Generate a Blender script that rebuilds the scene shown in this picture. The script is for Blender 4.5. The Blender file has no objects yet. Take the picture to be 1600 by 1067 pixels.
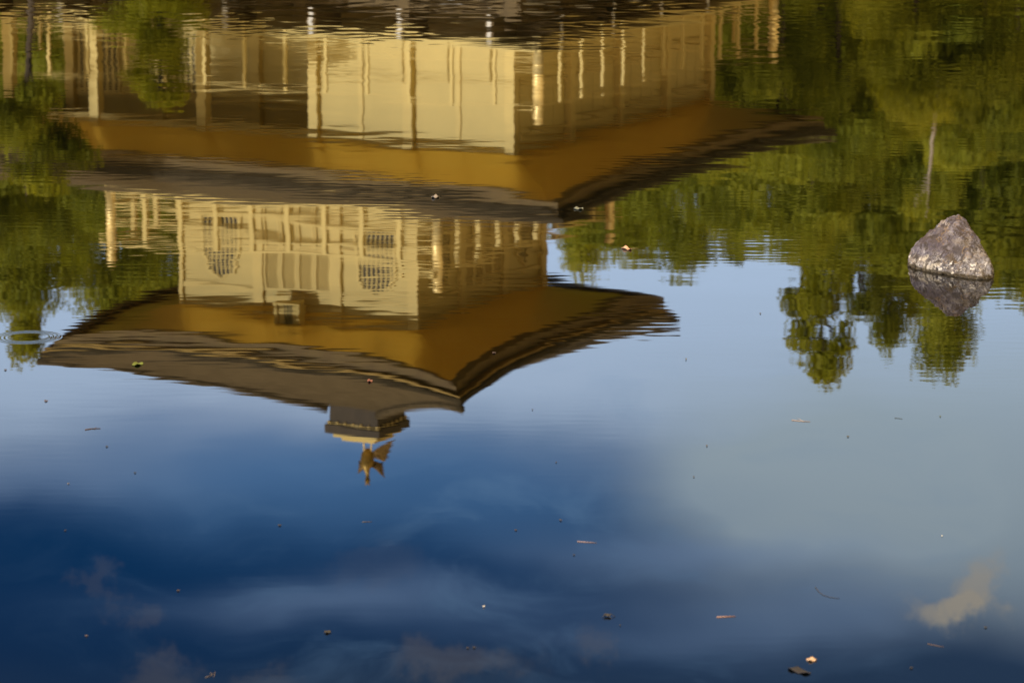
import bpy, bmesh, math, random
import numpy as np
from mathutils import Vector, Matrix, noise

R = math.radians
scene = bpy.context.scene
COL = scene.collection

# ------------------------------------------------------------------ camera, sky, sun, exposure
HC = 3.0                      # eye height above the water
PITCH = 0.19930694
F_PX = 5736.56                # focal length in pixels of the 1600 px wide photograph
cam_d = bpy.data.cameras.new("camera")
cam = bpy.data.objects.new("camera", cam_d)
COL.objects.link(cam)
cam.location = (0, 0, HC)
cam.rotation_euler = (math.pi / 2 - PITCH, 0, 0)
cam_d.sensor_width = 36.0
cam_d.lens = 36.0 * F_PX / 1600.0
cam_d.clip_start = 0.1
cam_d.clip_end = 3000
cam_d.dof.use_dof = True
cam_d.dof.focus_distance = 17.5
cam_d.dof.aperture_fstop = 7.5
scene.camera = cam

SUN_EL, SUN_AZ = R(13.4), R(43)          # azimuth measured from -Y towards -X
sdir = Vector((-math.sin(SUN_AZ) * math.cos(SUN_EL), -math.cos(SUN_AZ) * math.cos(SUN_EL), math.sin(SUN_EL)))
sun_d = bpy.data.lights.new("sun", 'SUN')
sun_d.energy = 2.0
sun_d.angle = R(0.5)
sun_d.color = (1.0, 0.95, 0.87)
sun = bpy.data.objects.new("sun", sun_d)
COL.objects.link(sun)
sun.rotation_euler = sdir.to_track_quat('Z', 'Y').to_euler()

vs = scene.view_settings
scene.display_settings.display_device = 'sRGB'
vs.view_transform = 'Standard'
vs.look = 'None'
vs.exposure = 0.7
vs.gamma = 1.0
scene.cycles.use_denoising = True
scene.cycles.sample_clamp_indirect = 6.0
scene.cycles.max_bounces = 14
scene.cycles.diffuse_bounces = 8
scene.cycles.glossy_bounces = 8


class NT:
    """small helper to write node trees"""
    def __init__(self, tree):
        self.t = tree
        tree.nodes.clear()

    def n(self, typ, **kw):
        nd = self.t.nodes.new(typ)
        for k, v in kw.items():
            setattr(nd, k, v)
        return nd

    def link(self, a, b):
        self.t.links.new(a, b)

    def put(self, sock, v):
        if hasattr(v, 'is_output'):
            self.t.links.new(v, sock)
        else:
            sock.default_value = v

    def math(self, op, a, b=None, c=None, clamp=False):
        nd = self.n('ShaderNodeMath', operation=op, use_clamp=clamp)
        self.put(nd.inputs[0], a)
        if b is not None:
            self.put(nd.inputs[1], b)
        if c is not None:
            self.put(nd.inputs[2], c)
        return nd.outputs[0]

    def vmath(self, op, a, b=None):
        nd = self.n('ShaderNodeVectorMath', operation=op)
        self.put(nd.inputs[0], a)
        if b is not None:
            self.put(nd.inputs[1], b)
        return nd.outputs['Value'] if op in ('LENGTH', 'DOT_PRODUCT') else nd.outputs[0]

    def mix(self, fac, a, b, blend='MIX'):
        nd = self.n('ShaderNodeMix', data_type='RGBA', blend_type=blend)
        self.put(nd.inputs[0], fac)
        self.put(nd.inputs[6], a)
        self.put(nd.inputs[7], b)
        return nd.outputs[2]

    def noise(self, vec, scale, detail=4, rough=0.55, dist=0.0, color=False):
        nd = self.n('ShaderNodeTexNoise')
        if vec is not None:
            self.put(nd.inputs['Vector'], vec)
        nd.inputs['Scale'].default_value = scale
        nd.inputs['Detail'].default_value = detail
        nd.inputs['Roughness'].default_value = rough
        nd.inputs['Distortion'].default_value = dist
        return nd.outputs['Color' if color else 'Fac']

    def ramp(self, fac, stops, interp='LINEAR'):
        nd = self.n('ShaderNodeValToRGB')
        cr = nd.color_ramp
        cr.interpolation = interp
        while len(cr.elements) < len(stops):
            cr.elements.new(0.5)
        for e, (p, c) in zip(cr.elements, stops):
            e.position = p
            e.color = c if len(c) == 4 else (*c, 1)
        self.put(nd.inputs[0], fac)
        return nd.outputs[0]


world = bpy.data.worlds.new("World")
scene.world = world
world.use_nodes = True
w = NT(world.node_tree)
sky = w.n('ShaderNodeTexSky', sky_type='NISHITA')
sky.sun_disc = False
sky.sun_elevation = SUN_EL
sky.sun_rotation = math.atan2(sdir.x, sdir.y)
sky.altitude = 100
sky.air_density = 1.0
sky.dust_density = 0.6
sky.ozone_density = 3.0
SKY_STRENGTH = 0.15
# sky colour in radiance units used below = texture * strength
tc = w.n('ShaderNodeTexCoord')
sep = w.n('ShaderNodeSeparateXYZ')
w.link(tc.outputs['Generated'], sep.inputs[0])
az = w.math('MULTIPLY', w.math('ARCTAN2', sep.outputs[0], sep.outputs[1]), 180 / math.pi)
el = w.math('MULTIPLY', w.math('ARCSINE', sep.outputs[2]), 180 / math.pi)
comb = w.n('ShaderNodeCombineXYZ')
w.link(az, comb.inputs[0])
w.link(el, comb.inputs[1])
ae = comb.outputs[0]
stretch = w.vmath('MULTIPLY', ae, (0.55, 1.0, 1.0))
warp = w.vmath('SUBTRACT', w.noise(stretch, 0.42, 3, 0.5, color=True), (0.5, 0.5, 0.5))
aew = w.vmath('ADD', ae, w.vmath('MULTIPLY', warp, (3.2, 1.5, 0.0)))
fine = w.vmath('SUBTRACT', w.noise(ae, 1.5, 7, 0.68, color=True), (0.5, 0.5, 0.5))
aef = w.vmath('ADD', aew, w.vmath('MULTIPLY', fine, (1.7, 1.2, 0.0)))


def blob(vec, a0, e0, sa, se, amp, hard=2.0):
    d = w.vmath('MULTIPLY', w.vmath('SUBTRACT', vec, (a0, e0, 0.0)), (1 / sa, 1 / se, 0.0))
    l = w.math('POWER', w.vmath('LENGTH', d), hard)
    return w.math('MULTIPLY', w.math('POWER', 0.36788, l), amp)


def pa(x):
    return math.degrees(math.atan((x - 800) / F_PX)) * 1.02


def pe(y):
    return math.degrees(PITCH) + math.degrees(math.atan((y - 533.5) / F_PX))


def smooth(t, v, lo, hi):
    nd = t.n('ShaderNodeMapRange', interpolation_type='SMOOTHSTEP')
    t.put(nd.inputs[0], v)
    nd.inputs[1].default_value = lo
    nd.inputs[2].default_value = hi
    return nd.outputs[0]


# deep blue, strongly polarised part of the sky ahead (away from the sun)
elw = w.n('ShaderNodeSeparateXYZ')
w.link(aew, elw.inputs[0])
deep = blob(ae, 0, 17, 40, 11, 1.0, 5.0)
K = 1 / SKY_STRENGTH
KV = 0.87 * K          # clouds in the part of the sky the pond mirrors
cur = w.mix(deep, sky.outputs[0], w.mix(1.0, sky.outputs[0], (0.010, 0.170, 0.37, 1), 'MULTIPLY'))


def over(fac, rgb):
    global cur
    cur = w.mix(fac, cur, (rgb[0] * KV, rgb[1] * KV, rgb[2] * KV, 1))


def acc(*fs):
    r = fs[0]
    for f in fs[1:]:
        r = w.math('ADD', r, f)
    return w.math('MINIMUM', r, 1.0)


# broken warm cloud added outside the mirrored sky to lift and tint the shade
gen = tc.outputs['Generated']
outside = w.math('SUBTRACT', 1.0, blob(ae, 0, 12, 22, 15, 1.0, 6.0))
cur = w.mix(outside, cur, w.mix(1.0, cur, (0.95, 0.72, 0.42, 1), 'MULTIPLY'))  # warm tint put on the unseen sky to turn the shade ochre
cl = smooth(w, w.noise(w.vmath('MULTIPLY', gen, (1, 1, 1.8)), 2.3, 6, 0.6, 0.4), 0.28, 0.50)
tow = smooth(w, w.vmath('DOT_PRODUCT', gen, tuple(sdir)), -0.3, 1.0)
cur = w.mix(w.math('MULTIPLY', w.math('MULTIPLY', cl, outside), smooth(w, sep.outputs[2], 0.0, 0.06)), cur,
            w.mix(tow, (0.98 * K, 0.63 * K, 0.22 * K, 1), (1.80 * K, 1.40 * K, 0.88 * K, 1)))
# thin pale cloud low over the trees
over(w.math('MULTIPLY', w.math('MULTIPLY', smooth(w, elw.outputs[1], pe(795), pe(600)), blob(ae, 0, 8, 20, 20, 1.0, 6.0)), 0.90), (0.88, 1.13, 1.50))
# pale haze left of the roof finial
over(blob(aew, pa(330), pe(655), 2.3, 0.55, 0.55), (0.70, 0.86, 1.15))
# grey cloud bank to the right
over(acc(blob(aew, pa(1620), pe(760), 5.4, 2.5, 0.92, 3.0), blob(aew, pa(1270), pe(730), 2.3, 1.3, 0.7, 3.0)), (0.70, 0.88, 1.02))
# soft blue-grey veils
over(acc(blob(aew, pa(640), pe(765), 4.4, 0.95, 0.72, 3.0), blob(aew, pa(330), pe(700), 3.0, 0.7, 0.4)), (0.15, 0.37, 0.78))
over(acc(blob(aew, pa(560), pe(935), 3.0, 0.36, 0.5), blob(aew, pa(1080), pe(850), 2.4, 0.30, 0.42),
         blob(aew, pa(60), pe(735), 1.9, 0.50, 0.35), blob(aew, pa(1250), pe(970), 2.2, 0.8, 0.45),
         blob(aew, pa(960), pe(990), 2.6, 0.25, 0.25)), (0.42, 0.66, 1.10))
# dark underside of the cloud near the lower edge
over(acc(blob(aew, pa(1000), pe(1085), 6.5, 0.85, 0.8), blob(aew, pa(350), pe(1085), 5.0, 0.65, 0.75),
         blob(aew, pa(1600), pe(1060), 3.4, 0.85, 0.95)), (0.06, 0.13, 0.28))
# mottled thin veil
mott = smooth(w, w.noise(w.vmath('MULTIPLY', aew, (0.5, 1.5, 1.0)), 0.75, 7, 0.62, 0.6), 0.46, 0.74)
over(w.math('MULTIPLY', w.math('MULTIPLY', mott, blob(ae, 0.5, pe(890), 6.5, 3.0, 1.0, 3.0)), 0.36), (0.30, 0.56, 0.95))
# small warm torn clouds
over(acc(blob(aef, pa(1485), pe(950), 0.85, 0.24, 0.85, 4.0), blob(aef, pa(1520), pe(905), 0.45, 0.55, 0.75, 4.0)), (0.86, 0.79, 0.68))
over(acc(blob(aef, pa(590), pe(892), 0.65, 0.28, 0.08, 4.0), blob(aef, pa(190), pe(950), 0.35, 0.25, 0.18, 4.0),
         blob(aef, pa(205), pe(1040), 0.6, 0.30, 0.26, 4.0), blob(aef, pa(745), pe(1035), 0.85, 0.30, 0.30, 4.0),
         blob(aef, pa(425), pe(1050), 0.7, 0.22, 0.2, 4.0), blob(aef, pa(140), pe(900), 0.25, 0.30, 0.14, 4.0),
         blob(aef, pa(940), pe(1000), 0.3, 0.25, 0.2, 4.0)), (0.42, 0.38, 0.38))
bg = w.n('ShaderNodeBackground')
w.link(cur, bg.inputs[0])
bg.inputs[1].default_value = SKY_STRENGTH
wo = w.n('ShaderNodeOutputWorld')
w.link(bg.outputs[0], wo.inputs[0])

# ------------------------------------------------------------------ helpers


def water_pt(x, y):
    """where the sight line through photograph pixel (x, y) meets the pond"""
    cxn, cyn = (x - 800) / F_PX, (533.5 - y) / F_PX
    c, s = math.cos(PITCH), math.sin(PITCH)
    dx, dy, dz = cxn, c + cyn * s, -s + cyn * c
    t = -HC / dz
    return dx * t, dy * t


def refl_pt(x, y, Y):
    """point at depth Y whose mirror image appears at photograph pixel (x, y)"""
    cxn, cyn = (x - 800) / F_PX, (533.5 - y) / F_PX
    c, s = math.cos(PITCH), math.sin(PITCH)
    dx, dy, dz = cxn, c + cyn * s, -s + cyn * c
    t = Y / dy
    return dx * t, -(dz * t) - HC


def mat(name, build):
    m = bpy.data.materials.new(name)
    m.use_nodes = True
    t = NT(m.node_tree)
    out = t.n('ShaderNodeOutputMaterial')
    b = t.n('ShaderNodeBsdfPrincipled')
    t.link(b.outputs[0], out.inputs[0])
    build(t, b)
    return m


def simple(name, c1, c2, scale=3.0, rough=0.7, metallic=0.0, stretch=(1, 1, 1), bump=0.0, spec=0.5, coord='Object'):
    def f(t, b):
        co = t.n('ShaderNodeTexCoord').outputs[coord]
        v = t.vmath('MULTIPLY', co, stretch)
        nf = t.noise(v, scale, 5, 0.6)
        col = t.ramp(nf, [(0.3, c1), (0.7, c2)])
        t.link(col, b.inputs['Base Color'])
        b.inputs['Roughness'].default_value = rough
        b.inputs['Metallic'].default_value = metallic
        b.inputs['Specular IOR Level'].default_value = spec
        if bump:
            bp = t.n('ShaderNodeBump')
            bp.inputs['Distance'].default_value = bump
            t.link(t.noise(v, scale * 3, 4, 0.6), bp.inputs['Height'])
            t.link(bp.outputs[0], b.inputs['Normal'])
    return mat(name, f)


GOLD = simple('gold_leaf', (0.60, 0.475, 0.165), (0.68, 0.54, 0.19), 1.6, 0.5, 0.15, spec=0.5)
GOLD_PANEL = simple('gold_leaf_panel', (0.55, 0.445, 0.155), (0.63, 0.51, 0.18), 1.2, 0.5, 0.12, spec=0.5)
SOFFIT = simple('shade_lifted_gold_leaf', (0.98, 0.70, 0.15), (1.0, 0.76, 0.19), 1.2, 0.34, 0.75)  # same gold leaf, colour raised to brighten the shaded eave undersides
AMBER = simple('aged_gilt_edge', (0.30, 0.19, 0.04), (0.42, 0.28, 0.065), 2, 0.5, 0.3)
BRIGHT = simple('polished_gilt_fitting', (0.92, 0.72, 0.30), (0.97, 0.80, 0.40), 4, 0.35, 0.4)
SHINGLE = simple('weathered_cypress_shingle', (0.070, 0.052, 0.026), (0.125, 0.096, 0.055), 2.5, 0.85, stretch=(1, 1, 4), bump=0.02)
DARKWOOD = simple('dark_timber', (0.13, 0.085, 0.028), (0.24, 0.16, 0.055), 4, 0.65, stretch=(1, 1, .2))
BROWNGOLD = simple('shade_brown_eave_board', (0.16, 0.10, 0.03), (0.22, 0.15, 0.045), 3, 0.6)  # brown put in for the shade on the fascia under the eave edge
PLASTER = simple('white_plaster', (0.62, 0.60, 0.56), (0.72, 0.70, 0.66), 2, 0.85)
SLOT = simple('dark_window_void', (0.018, 0.016, 0.014), (0.035, 0.031, 0.026), 3, 0.6)
STONE = simple('grey_foundation_stone', (0.14, 0.13, 0.115), (0.28, 0.26, 0.235), 3, 0.9, bump=0.04)


class MB:
    """collects boxes, prisms and tubes; build() links them as one mesh object"""
    def __init__(self):
        self.v, self.f = [], []

    def add(self, vs_, fs_):
        o = len(self.v)
        self.v += [tuple(p) for p in vs_]
        self.f += [tuple(i + o for i in q) for q in fs_]
        return self

    def box(self, x0, x1, y0, y1, z0, z1):
        vs_ = [(x, y, z) for z in (z0, z1) for y in (y0, y1) for x in (x0, x1)]
        return self.add(vs_, [(0, 2, 3, 1), (4, 5, 7, 6), (0, 1, 5, 4), (2, 6, 7, 3), (0, 4, 6, 2), (1, 3, 7, 5)])

    def beam(self, p, q, wd, hg):
        """box from p to q, width wd across, height hg"""
        p, q = Vector(p), Vector(q)
        d = (q - p).normalized()
        s = d.cross(Vector((0, 0, 1)))
        s = s.normalized() if s.length > 1e-4 else Vector((1, 0, 0))
        n = s.cross(d).normalized()
        vs_ = []
        for e in (p, q):
            for (i, j) in ((-1, -1), (1, -1), (1, 1), (-1, 1)):
                vs_.append(e + s * (i * wd / 2) + n * (j * hg / 2))
        return self.add(vs_, [(0, 1, 2, 3), (7, 6, 5, 4), (0, 4, 5, 1), (1, 5, 6, 2), (2, 6, 7, 3), (3, 7, 4, 0)])

    def tube(self, pts, rad, n=8):
        pts = [Vector(p) for p in pts]
        rad = rad if isinstance(rad, (list, tuple)) else [rad] * len(pts)
        vs_, fs_ = [], []
        for i, p in enumerate(pts):
            d = (pts[min(i + 1, len(pts) - 1)] - pts[max(i - 1, 0)]).normalized()
            a = d.cross(Vector((0.31, 0.95, 0.05)))
            if a.length < 0.1:
                a = d.cross(Vector((1, 0, 0)))
            a.normalize()
            b = d.cross(a)
            for k in range(n):
                t = 2 * math.pi * k / n
                vs_.append(p + (a * math.cos(t) + b * math.sin(t)) * rad[i])
        for i in range(len(pts) - 1):
            for k in range(n):
                fs_.append((i * n + k, i * n + (k + 1) % n, (i + 1) * n + (k + 1) % n, (i + 1) * n + k))
        fs_.append(tuple(range(n - 1, -1, -1)))
        fs_.append(tuple(range((len(pts) - 1) * n, len(pts) * n)))
        return self.add(vs_, fs_)

    def ball(self, c, r, n=10, m=6):
        rx, ry, rz = r if isinstance(r, (list, tuple)) else (r, r, r)
        vs_ = [(c[0], c[1], c[2] - rz)]
        for i in range(1, m):
            ph = -math.pi / 2 + math.pi * i / m
            for k in range(n):
                t = 2 * math.pi * k / n
                vs_.append((c[0] + rx * math.cos(ph) * math.cos(t), c[1] + ry * math.cos(ph) * math.sin(t), c[2] + rz * math.sin(ph)))
        vs_.append((c[0], c[1], c[2] + rz))
        fs_ = [(0, 1 + (k + 1) % n, 1 + k) for k in range(n)]
        for i in range(m - 2):
            for k in range(n):
                a = 1 + i * n
                fs_.append((a + k, a + (k + 1) % n, a + n + (k + 1) % n, a + n + k))
        top = len(vs_) - 1
        a = 1 + (m - 2) * n
        fs_ += [(a + k, a + (k + 1) % n, top) for k in range(n)]
        return self.add(vs_, fs_)

    def prism(self, outline, y0, y1):
        """outline of (x, z) pairs extruded from y0 to y1"""
        n = len(outline)
        vs_ = [(x, y0, z) for x, z in outline] + [(x, y1, z) for x, z in outline]
        fs_ = [tuple(range(n)), tuple(range(2 * n - 1, n - 1, -1))]
        fs_ += [(k, n + k, n + (k + 1) % n, (k + 1) % n) for k in range(n)]
        return self.add(vs_, fs_)

    def frame(self, outer, inner, y0, y1):
        """ring between two outlines of equal length, extruded"""
        n = len(outer)
        vs_ = []
        for y in (y0, y1):
            vs_ += [(x, y, z) for x, z in outer] + [(x, y, z) for x, z in inner]
        fs_ = []
        for k in range(n):
            j = (k + 1) % n
            fs_ += [(k, j, n + j, n + k), (2 * n + j, 2 * n + k, 3 * n + k, 3 * n + j),
                    (j, k, 2 * n + k, 2 * n + j), (n + k, n + j, 3 * n + j, 3 * n + k)]
        return self.add(vs_, fs_)

    def turned(self, M):
        r = MB()
        r.v = [tuple(M @ Vector(p)) for p in self.v]
        r.f = list(self.f)
        return r

    def join(self, o):
        return self.add(o.v, o.f)

    def build(self, name, m, parent=None, smooth=False):
        me = bpy.data.meshes.new(name)
        me.from_pydata(self.v, [], self.f)
        bm = bmesh.new()
        bm.from_mesh(me)
        bmesh.ops.recalc_face_normals(bm, faces=bm.faces)
        bm.to_mesh(me)
        bm.free()
        me.materials.append(m)
        if smooth:
            me.polygons.foreach_set('use_smooth', [True] * len(me.polygons))
        o = bpy.data.objects.new(name, me)
        COL.objects.link(o)
        if parent:
            o.parent = parent
        return o


def raw_mesh(name, verts, faces4, m, smooth=True):
    me = bpy.data.meshes.new(name)
    nv, nf = len(verts), len(faces4)
    me.vertices.add(nv)
    me.vertices.foreach_set('co', np.ascontiguousarray(verts, dtype=np.float32).ravel())
    me.loops.add(nf * 4)
    me.loops.foreach_set('vertex_index', np.ascontiguousarray(faces4, dtype=np.int32).ravel())
    me.polygons.add(nf)
    me.polygons.foreach_set('loop_start', np.arange(0, nf * 4, 4, dtype=np.int32))
    me.polygons.foreach_set('use_smooth', np.full(nf, smooth, dtype=bool))
    me.update(calc_edges=True)
    me.materials.append(m)
    return me


def link(name, data, parent=None):
    o = bpy.data.objects.new(name, data)
    COL.objects.link(o)
    if parent:
        o.parent = parent
    return o


def tag(o, label=None, cat=None, group=None, kind=None):
    for k, v in (('label', label), ('category', cat), ('group', group), ('kind', kind)):
        if v:
            o[k] = v
    return o


# ------------------------------------------------------------------ terrain and pond
ISLETS = [(-6.7, 69.6, 2.6), (-8.8, 66.5, 2.4), (-17.5, 60.5, 3.5), (-21.5, 62.5, 3.5)]  # last two carry the added porch-shading trees


def shore_y(x):
    return 82.0 + 2.0 * math.sin(x * 0.09 + 1.0) + 1.2 * math.sin(x * 0.23)


def ground_z(x, y):
    for ix, iy, ir in ISLETS:
        dd = math.hypot(x - ix, y - iy)
        if dd < ir:
            return 0.45 - 1.3 * (dd / ir) ** 2
    d = y - shore_y(x)                       # beyond the far shore
    e = max(abs(x + 26.0) - 43.0, 0.0) if y > 50 else max(abs(x) - 70.0, 0.0)
    back = max(4.2 - y, 0.0)                 # the near bank the camera stands on
    t = max(d, e, 0.0)
    if d < 0 and e <= 0 and back <= 0:
        return -0.9 + 0.25 * noise.noise((x * .2, y * .2, 0)) + max(0, 0.5 + d * .15)
    z = -0.15 + min(t, 3) * 0.28 + max(t - 3, 0) * 0.075 + (max(t - 40, 0) * 0.06)
    if back > 0:
        z = max(z, -0.5 + min(back, 2.5) * 0.65 + max(back - 2.5, 0) * 0.02)
    return z + 0.15 * noise.noise((x * .15, y * .15, 3))


GROUND = simple('mossy_ground', (0.035, 0.040, 0.012), (0.10, 0.085, 0.045), 0.5, 0.95, bump=0.05)
gx = sorted(set([-1500, -900, -600, -400, -300, -220] + list(range(-160, -27, 5)) + [-26 + .75 * i for i in range(32)] + list(range(0, 161, 5)) + [220, 300, 400, 600, 900, 1500]))
gy = sorted(set([-900, -500, -250, -120, -60, -30, -15, -8, -4, -2, 0, 1, 2, 3, 4, 5, 7, 10, 20, 40, 55, 56.5, 57.5, 58.2, 59, 60] + [60 + .75 * i for i in range(1, 18)] + list(range(75, 130, 3)) + [140, 160, 190, 230, 280, 350, 450, 600, 900, 1600]))
gv = [(x, y, ground_z(x, y)) for y in gy for x in gx]
nx = len(gx)
gf = [(j * nx + i, j * nx + i + 1, (j + 1) * nx + i + 1, (j + 1) * nx + i) for j in range(len(gy) - 1) for i in range(nx - 1)]
g = link('ground', raw_mesh('ground', gv, gf, GROUND))
tag(g, kind='structure')

# pond surface: a polar sheet, finely divided where its ripples can be seen
dense = np.arange(-11.5, 11.5001, 0.030)
az_deg = np.concatenate([[-72, -60, -48, -38, -30, -24, -19, -16, -14, -12.6], dense, [12.6, 14, 16, 19, 24, 30, 38, 48, 60, 72]])
ypx = np.concatenate([np.arange(-70, 130, 0.75), np.arange(130, 700, 1.1), np.arange(700, 1140, 1.6)])
rr = HC / np.tan(PITCH + np.arctan((ypx - 533.5) / F_PX))
rr = np.sort(np.concatenate([rr, [4.0, 5, 6, 7, 8, 33, 36, 40, 46, 54, 64, 76, 92]]))
AZ, RR = np.meshgrid(np.radians(az_deg), rr)
PX, PY = RR * np.sin(AZ), RR * np.cos(AZ)
rng = np.random.default_rng(11)


def wave_set(n, lam0, lam1, spread):
    h = np.zeros_like(PX)
    for _ in range(n):
        lam = lam0 * (lam1 / lam0) ** rng.random()
        th = math.pi / 2 + rng.normal() * spread
        k = 2 * math.pi / lam
        h += np.cos(k * (PX * math.cos(th) + PY * math.sin(th)) + rng.random() * 6.2832) / k
    return h * math.sqrt(2.0 / n)               # unit rms slope


def patches(scale, seed):
    q = np.random.default_rng(seed)
    m = np.zeros_like(PX)
    for _ in range(9):
        th = q.random() * 6.2832
        k = 2 * math.pi / (scale * (0.6 + q.random()))
        m += np.cos(k * (PX * math.cos(th) + 0.6 * PY * math.sin(th)) + q.random() * 6.2832)
    return np.clip(0.62 + 0.25 * m, 0.12, 1.5)


yrow = 533.5 + F_PX * np.tan(np.arctan(HC / RR) - PITCH)     # ripples calm down towards the near bank
long_a = np.interp(yrow, [-60, 0, 80, 150, 230, 330, 460, 580, 680, 800, 1100], [.0009, .0009, .0007, .0005, .0006, .00065, .0005, .00036, .00020, .00013, .0001])
mid_a = np.interp(yrow, [-60, 0, 60, 110, 200, 330, 470, 560, 640, 760, 1100], [.0022, .0020, .0013, .0007, .00050, .00060, .00052, .00032, .00013, .00008, .00006])
chop_a = np.interp(yrow, [-60, 0, 45, 90, 140, 200, 350, 470, 600, 760, 1100], [.0042, .0034, .0024, .0010, .0005, .00030, .00028, .00022, .00010, .00005, .00003])
fine_a = np.interp(yrow, [60, 130, 250, 350, 480, 560, 640, 760, 1100], [.0016, .0020, .0017, .0014, .0009, .00045, .00018, .00010, .00005])
fade = np.clip((np.radians(11.4) - np.abs(AZ)) / np.radians(0.8), 0, 1) * np.clip((34.0 - RR) / 1.5, 0, 1) * np.clip((RR - 9.5) / .4, 0, 1)
PZ = (wave_set(26, 0.55, 1.5, 0.55) * long_a * patches(3.5, 1)
      + wave_set(34, 0.22, 0.55, 0.75) * mid_a * patches(2.2, 2)
      + wave_set(34, 0.11, 0.22, 0.8) * chop_a * patches(1.6, 3)
      + wave_set(36, 0.055, 0.12, 0.28) * fine_a * patches(1.1, 4)) * fade
nr, nc = PX.shape
wv = np.stack([PX.ravel(), PY.ravel(), PZ.ravel()], 1)
ii = np.arange((nr - 1) * (nc - 1))
r0, c0 = ii // (nc - 1), ii % (nc - 1)
q0 = r0 * nc + c0
wf = np.stack([q0, q0 + 1, q0 + nc + 1, q0 + nc], 1)[:, ::-1]

RING_X, RING_Y = water_pt(42, 527)
RING2_X, RING2_Y = water_pt(40, 366)


def water_mat(t, b):
    b.inputs['Base Color'].default_value = (0.0008, 0.0016, 0.0014, 1)
    b.inputs['IOR'].default_value = 1.333
    pos = t.n('ShaderNodeNewGeometry').outputs['Position']
    py = t.n('ShaderNodeSeparateXYZ')
    t.link(pos, py.inputs[0])
    # a breath of wind roughens the far water, the near water lies still
    t.link(t.math('ADD', 0.004, t.math('MULTIPLY', smooth(t, py.outputs[1], 12.5, 19.0), 0.0135)), b.inputs['Roughness'])

    def ring(cx, cy, r_in, r_out, lam, amp):
        l = t.vmath('LENGTH', t.vmath('MULTIPLY', t.vmath('SUBTRACT', pos, (cx, cy, 0)), (1, 1, 0)))
        win = t.math('MULTIPLY', smooth(t, l, r_in * 0.85, r_in * 1.15), t.math('SUBTRACT', 1.0, smooth(t, l, r_out * 0.9, r_out)))
        return t.math('MULTIPLY', t.math('MULTIPLY', t.math('SINE', t.math('MULTIPLY', l, 6.2832 / lam)), win), amp)
    h = t.math('ADD', ring(RING_X, RING_Y, 0.085, 0.150, 0.0185, 0.00005), ring(RING2_X, RING2_Y, 0.02, 0.04, 0.012, 0.00003))
    bp = t.n('ShaderNodeBump')
    bp.inputs['Distance'].default_value = 1.0
    t.link(h, bp.inputs['Height'])
    t.link(bp.outputs[0], b.inputs['Normal'])


WATER = mat('pond_water', water_mat)
wo_ = link('water', raw_mesh('water', wv, wf, WATER))
tag(wo_, kind='structure')

# ------------------------------------------------------------------ the gilded pavilion
ALPHA = 0.4827
PC = (-3.069, 76.0)
pav = bpy.data.objects.new('golden_pavilion', None)
COL.objects.link(pav)
pav.location = (PC[0], PC[1], 0)
pav.rotation_euler = (0, 0, -ALPHA)
tag(pav, 'three storey gilded pavilion with shingled roofs mirrored upside down in the pond', 'pavilion')
ROTZ = [Matrix.Rotation(a, 4, 'Z') for a in (0, math.pi / 2, math.pi, -math.pi / 2)]


def roof(A, B, ia, ib, zmid, zc, ztop, names, g=1.25, thick=0.20):
    """hipped roof with curved, upturned eaves. zmid / zc: height of the gilded eave strip at mid side and corner"""
    NT_, NR_ = 40, 10

    def ze(t):
        return zmid + (zc - zmid) * (0.35 * t * t + 0.65 * abs(t) ** 5)
    sides = [((1, 0), (0, -1), A, B, ia, ib), ((0, 1), (1, 0), B, A, ib, ia), ((-1, 0), (0, 1), A, B, ia, ib), ((0, -1), (-1, 0), B, A, ib, ia)]

    def pt(side, t, off, z):
        (ux, uy), (nx_, ny_), ha, hb, _, _ = side
        a, b = (ha - off) * t, hb - off
        return (ux * a + nx_ * b, uy * a + ny_ * b, z)
    ts = [-1 + 2 * i / NT_ for i in range(NT_ + 1)]
    top, strip, board = MB(), MB(), MB()
    for sd in sides:
        (ux, uy), (nx_, ny_), ha, hb, iha, ihb = sd
        vv, ff = [], []
        for j in range(NR_ + 1):
            r = j / NR_
            for t in ts:
                a, b = (ha + (iha - ha) * r) * t, hb + (ihb - hb) * r
                z0 = ze(t) + thick
                vv.append((ux * a + nx_ * b, uy * a + ny_ * b, z0 + (ztop - z0) * r ** g))
        for j in range(NR_):
            for i in range(NT_):
                q = j * (NT_ + 1) + i
                ff.append((q, q + 1, q + NT_ + 2, q + NT_ + 1))
        top.add(vv, ff)

        def ring(m, offs_z):
            vv, ff = [], []
            for off, dz in offs_z:
                vv.extend(pt(sd, t, off, ze(t) + dz) for t in ts)
            k = len(offs_z)
            for j in range(k - 1):
                for i in range(NT_):
                    q = j * (NT_ + 1) + i
                    ff.append((q, q + 1, q + NT_ + 2, q + NT_ + 1))
            m.add(vv, ff)
        ring(top, [(0, thick), (0.03, 0.07), (0.12, 0.068)])
        ring(strip, [(0.12, 0.064), (0.06, 0.062), (0.06, 0.018), (0.30, -0.002)])
        ring(board, [(0.22, -0.004), (0.24, -0.20), (0.50, -0.21)])
    r_o = top.build(names[0], SHINGLE, pav, True)
    strip.build('gilt_eave_edge', AMBER if names[0] == 'upper_roof' else SHINGLE, r_o)
    board.build('eave_board', BROWNGOLD, r_o)
    return r_o, ze, sides


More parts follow.
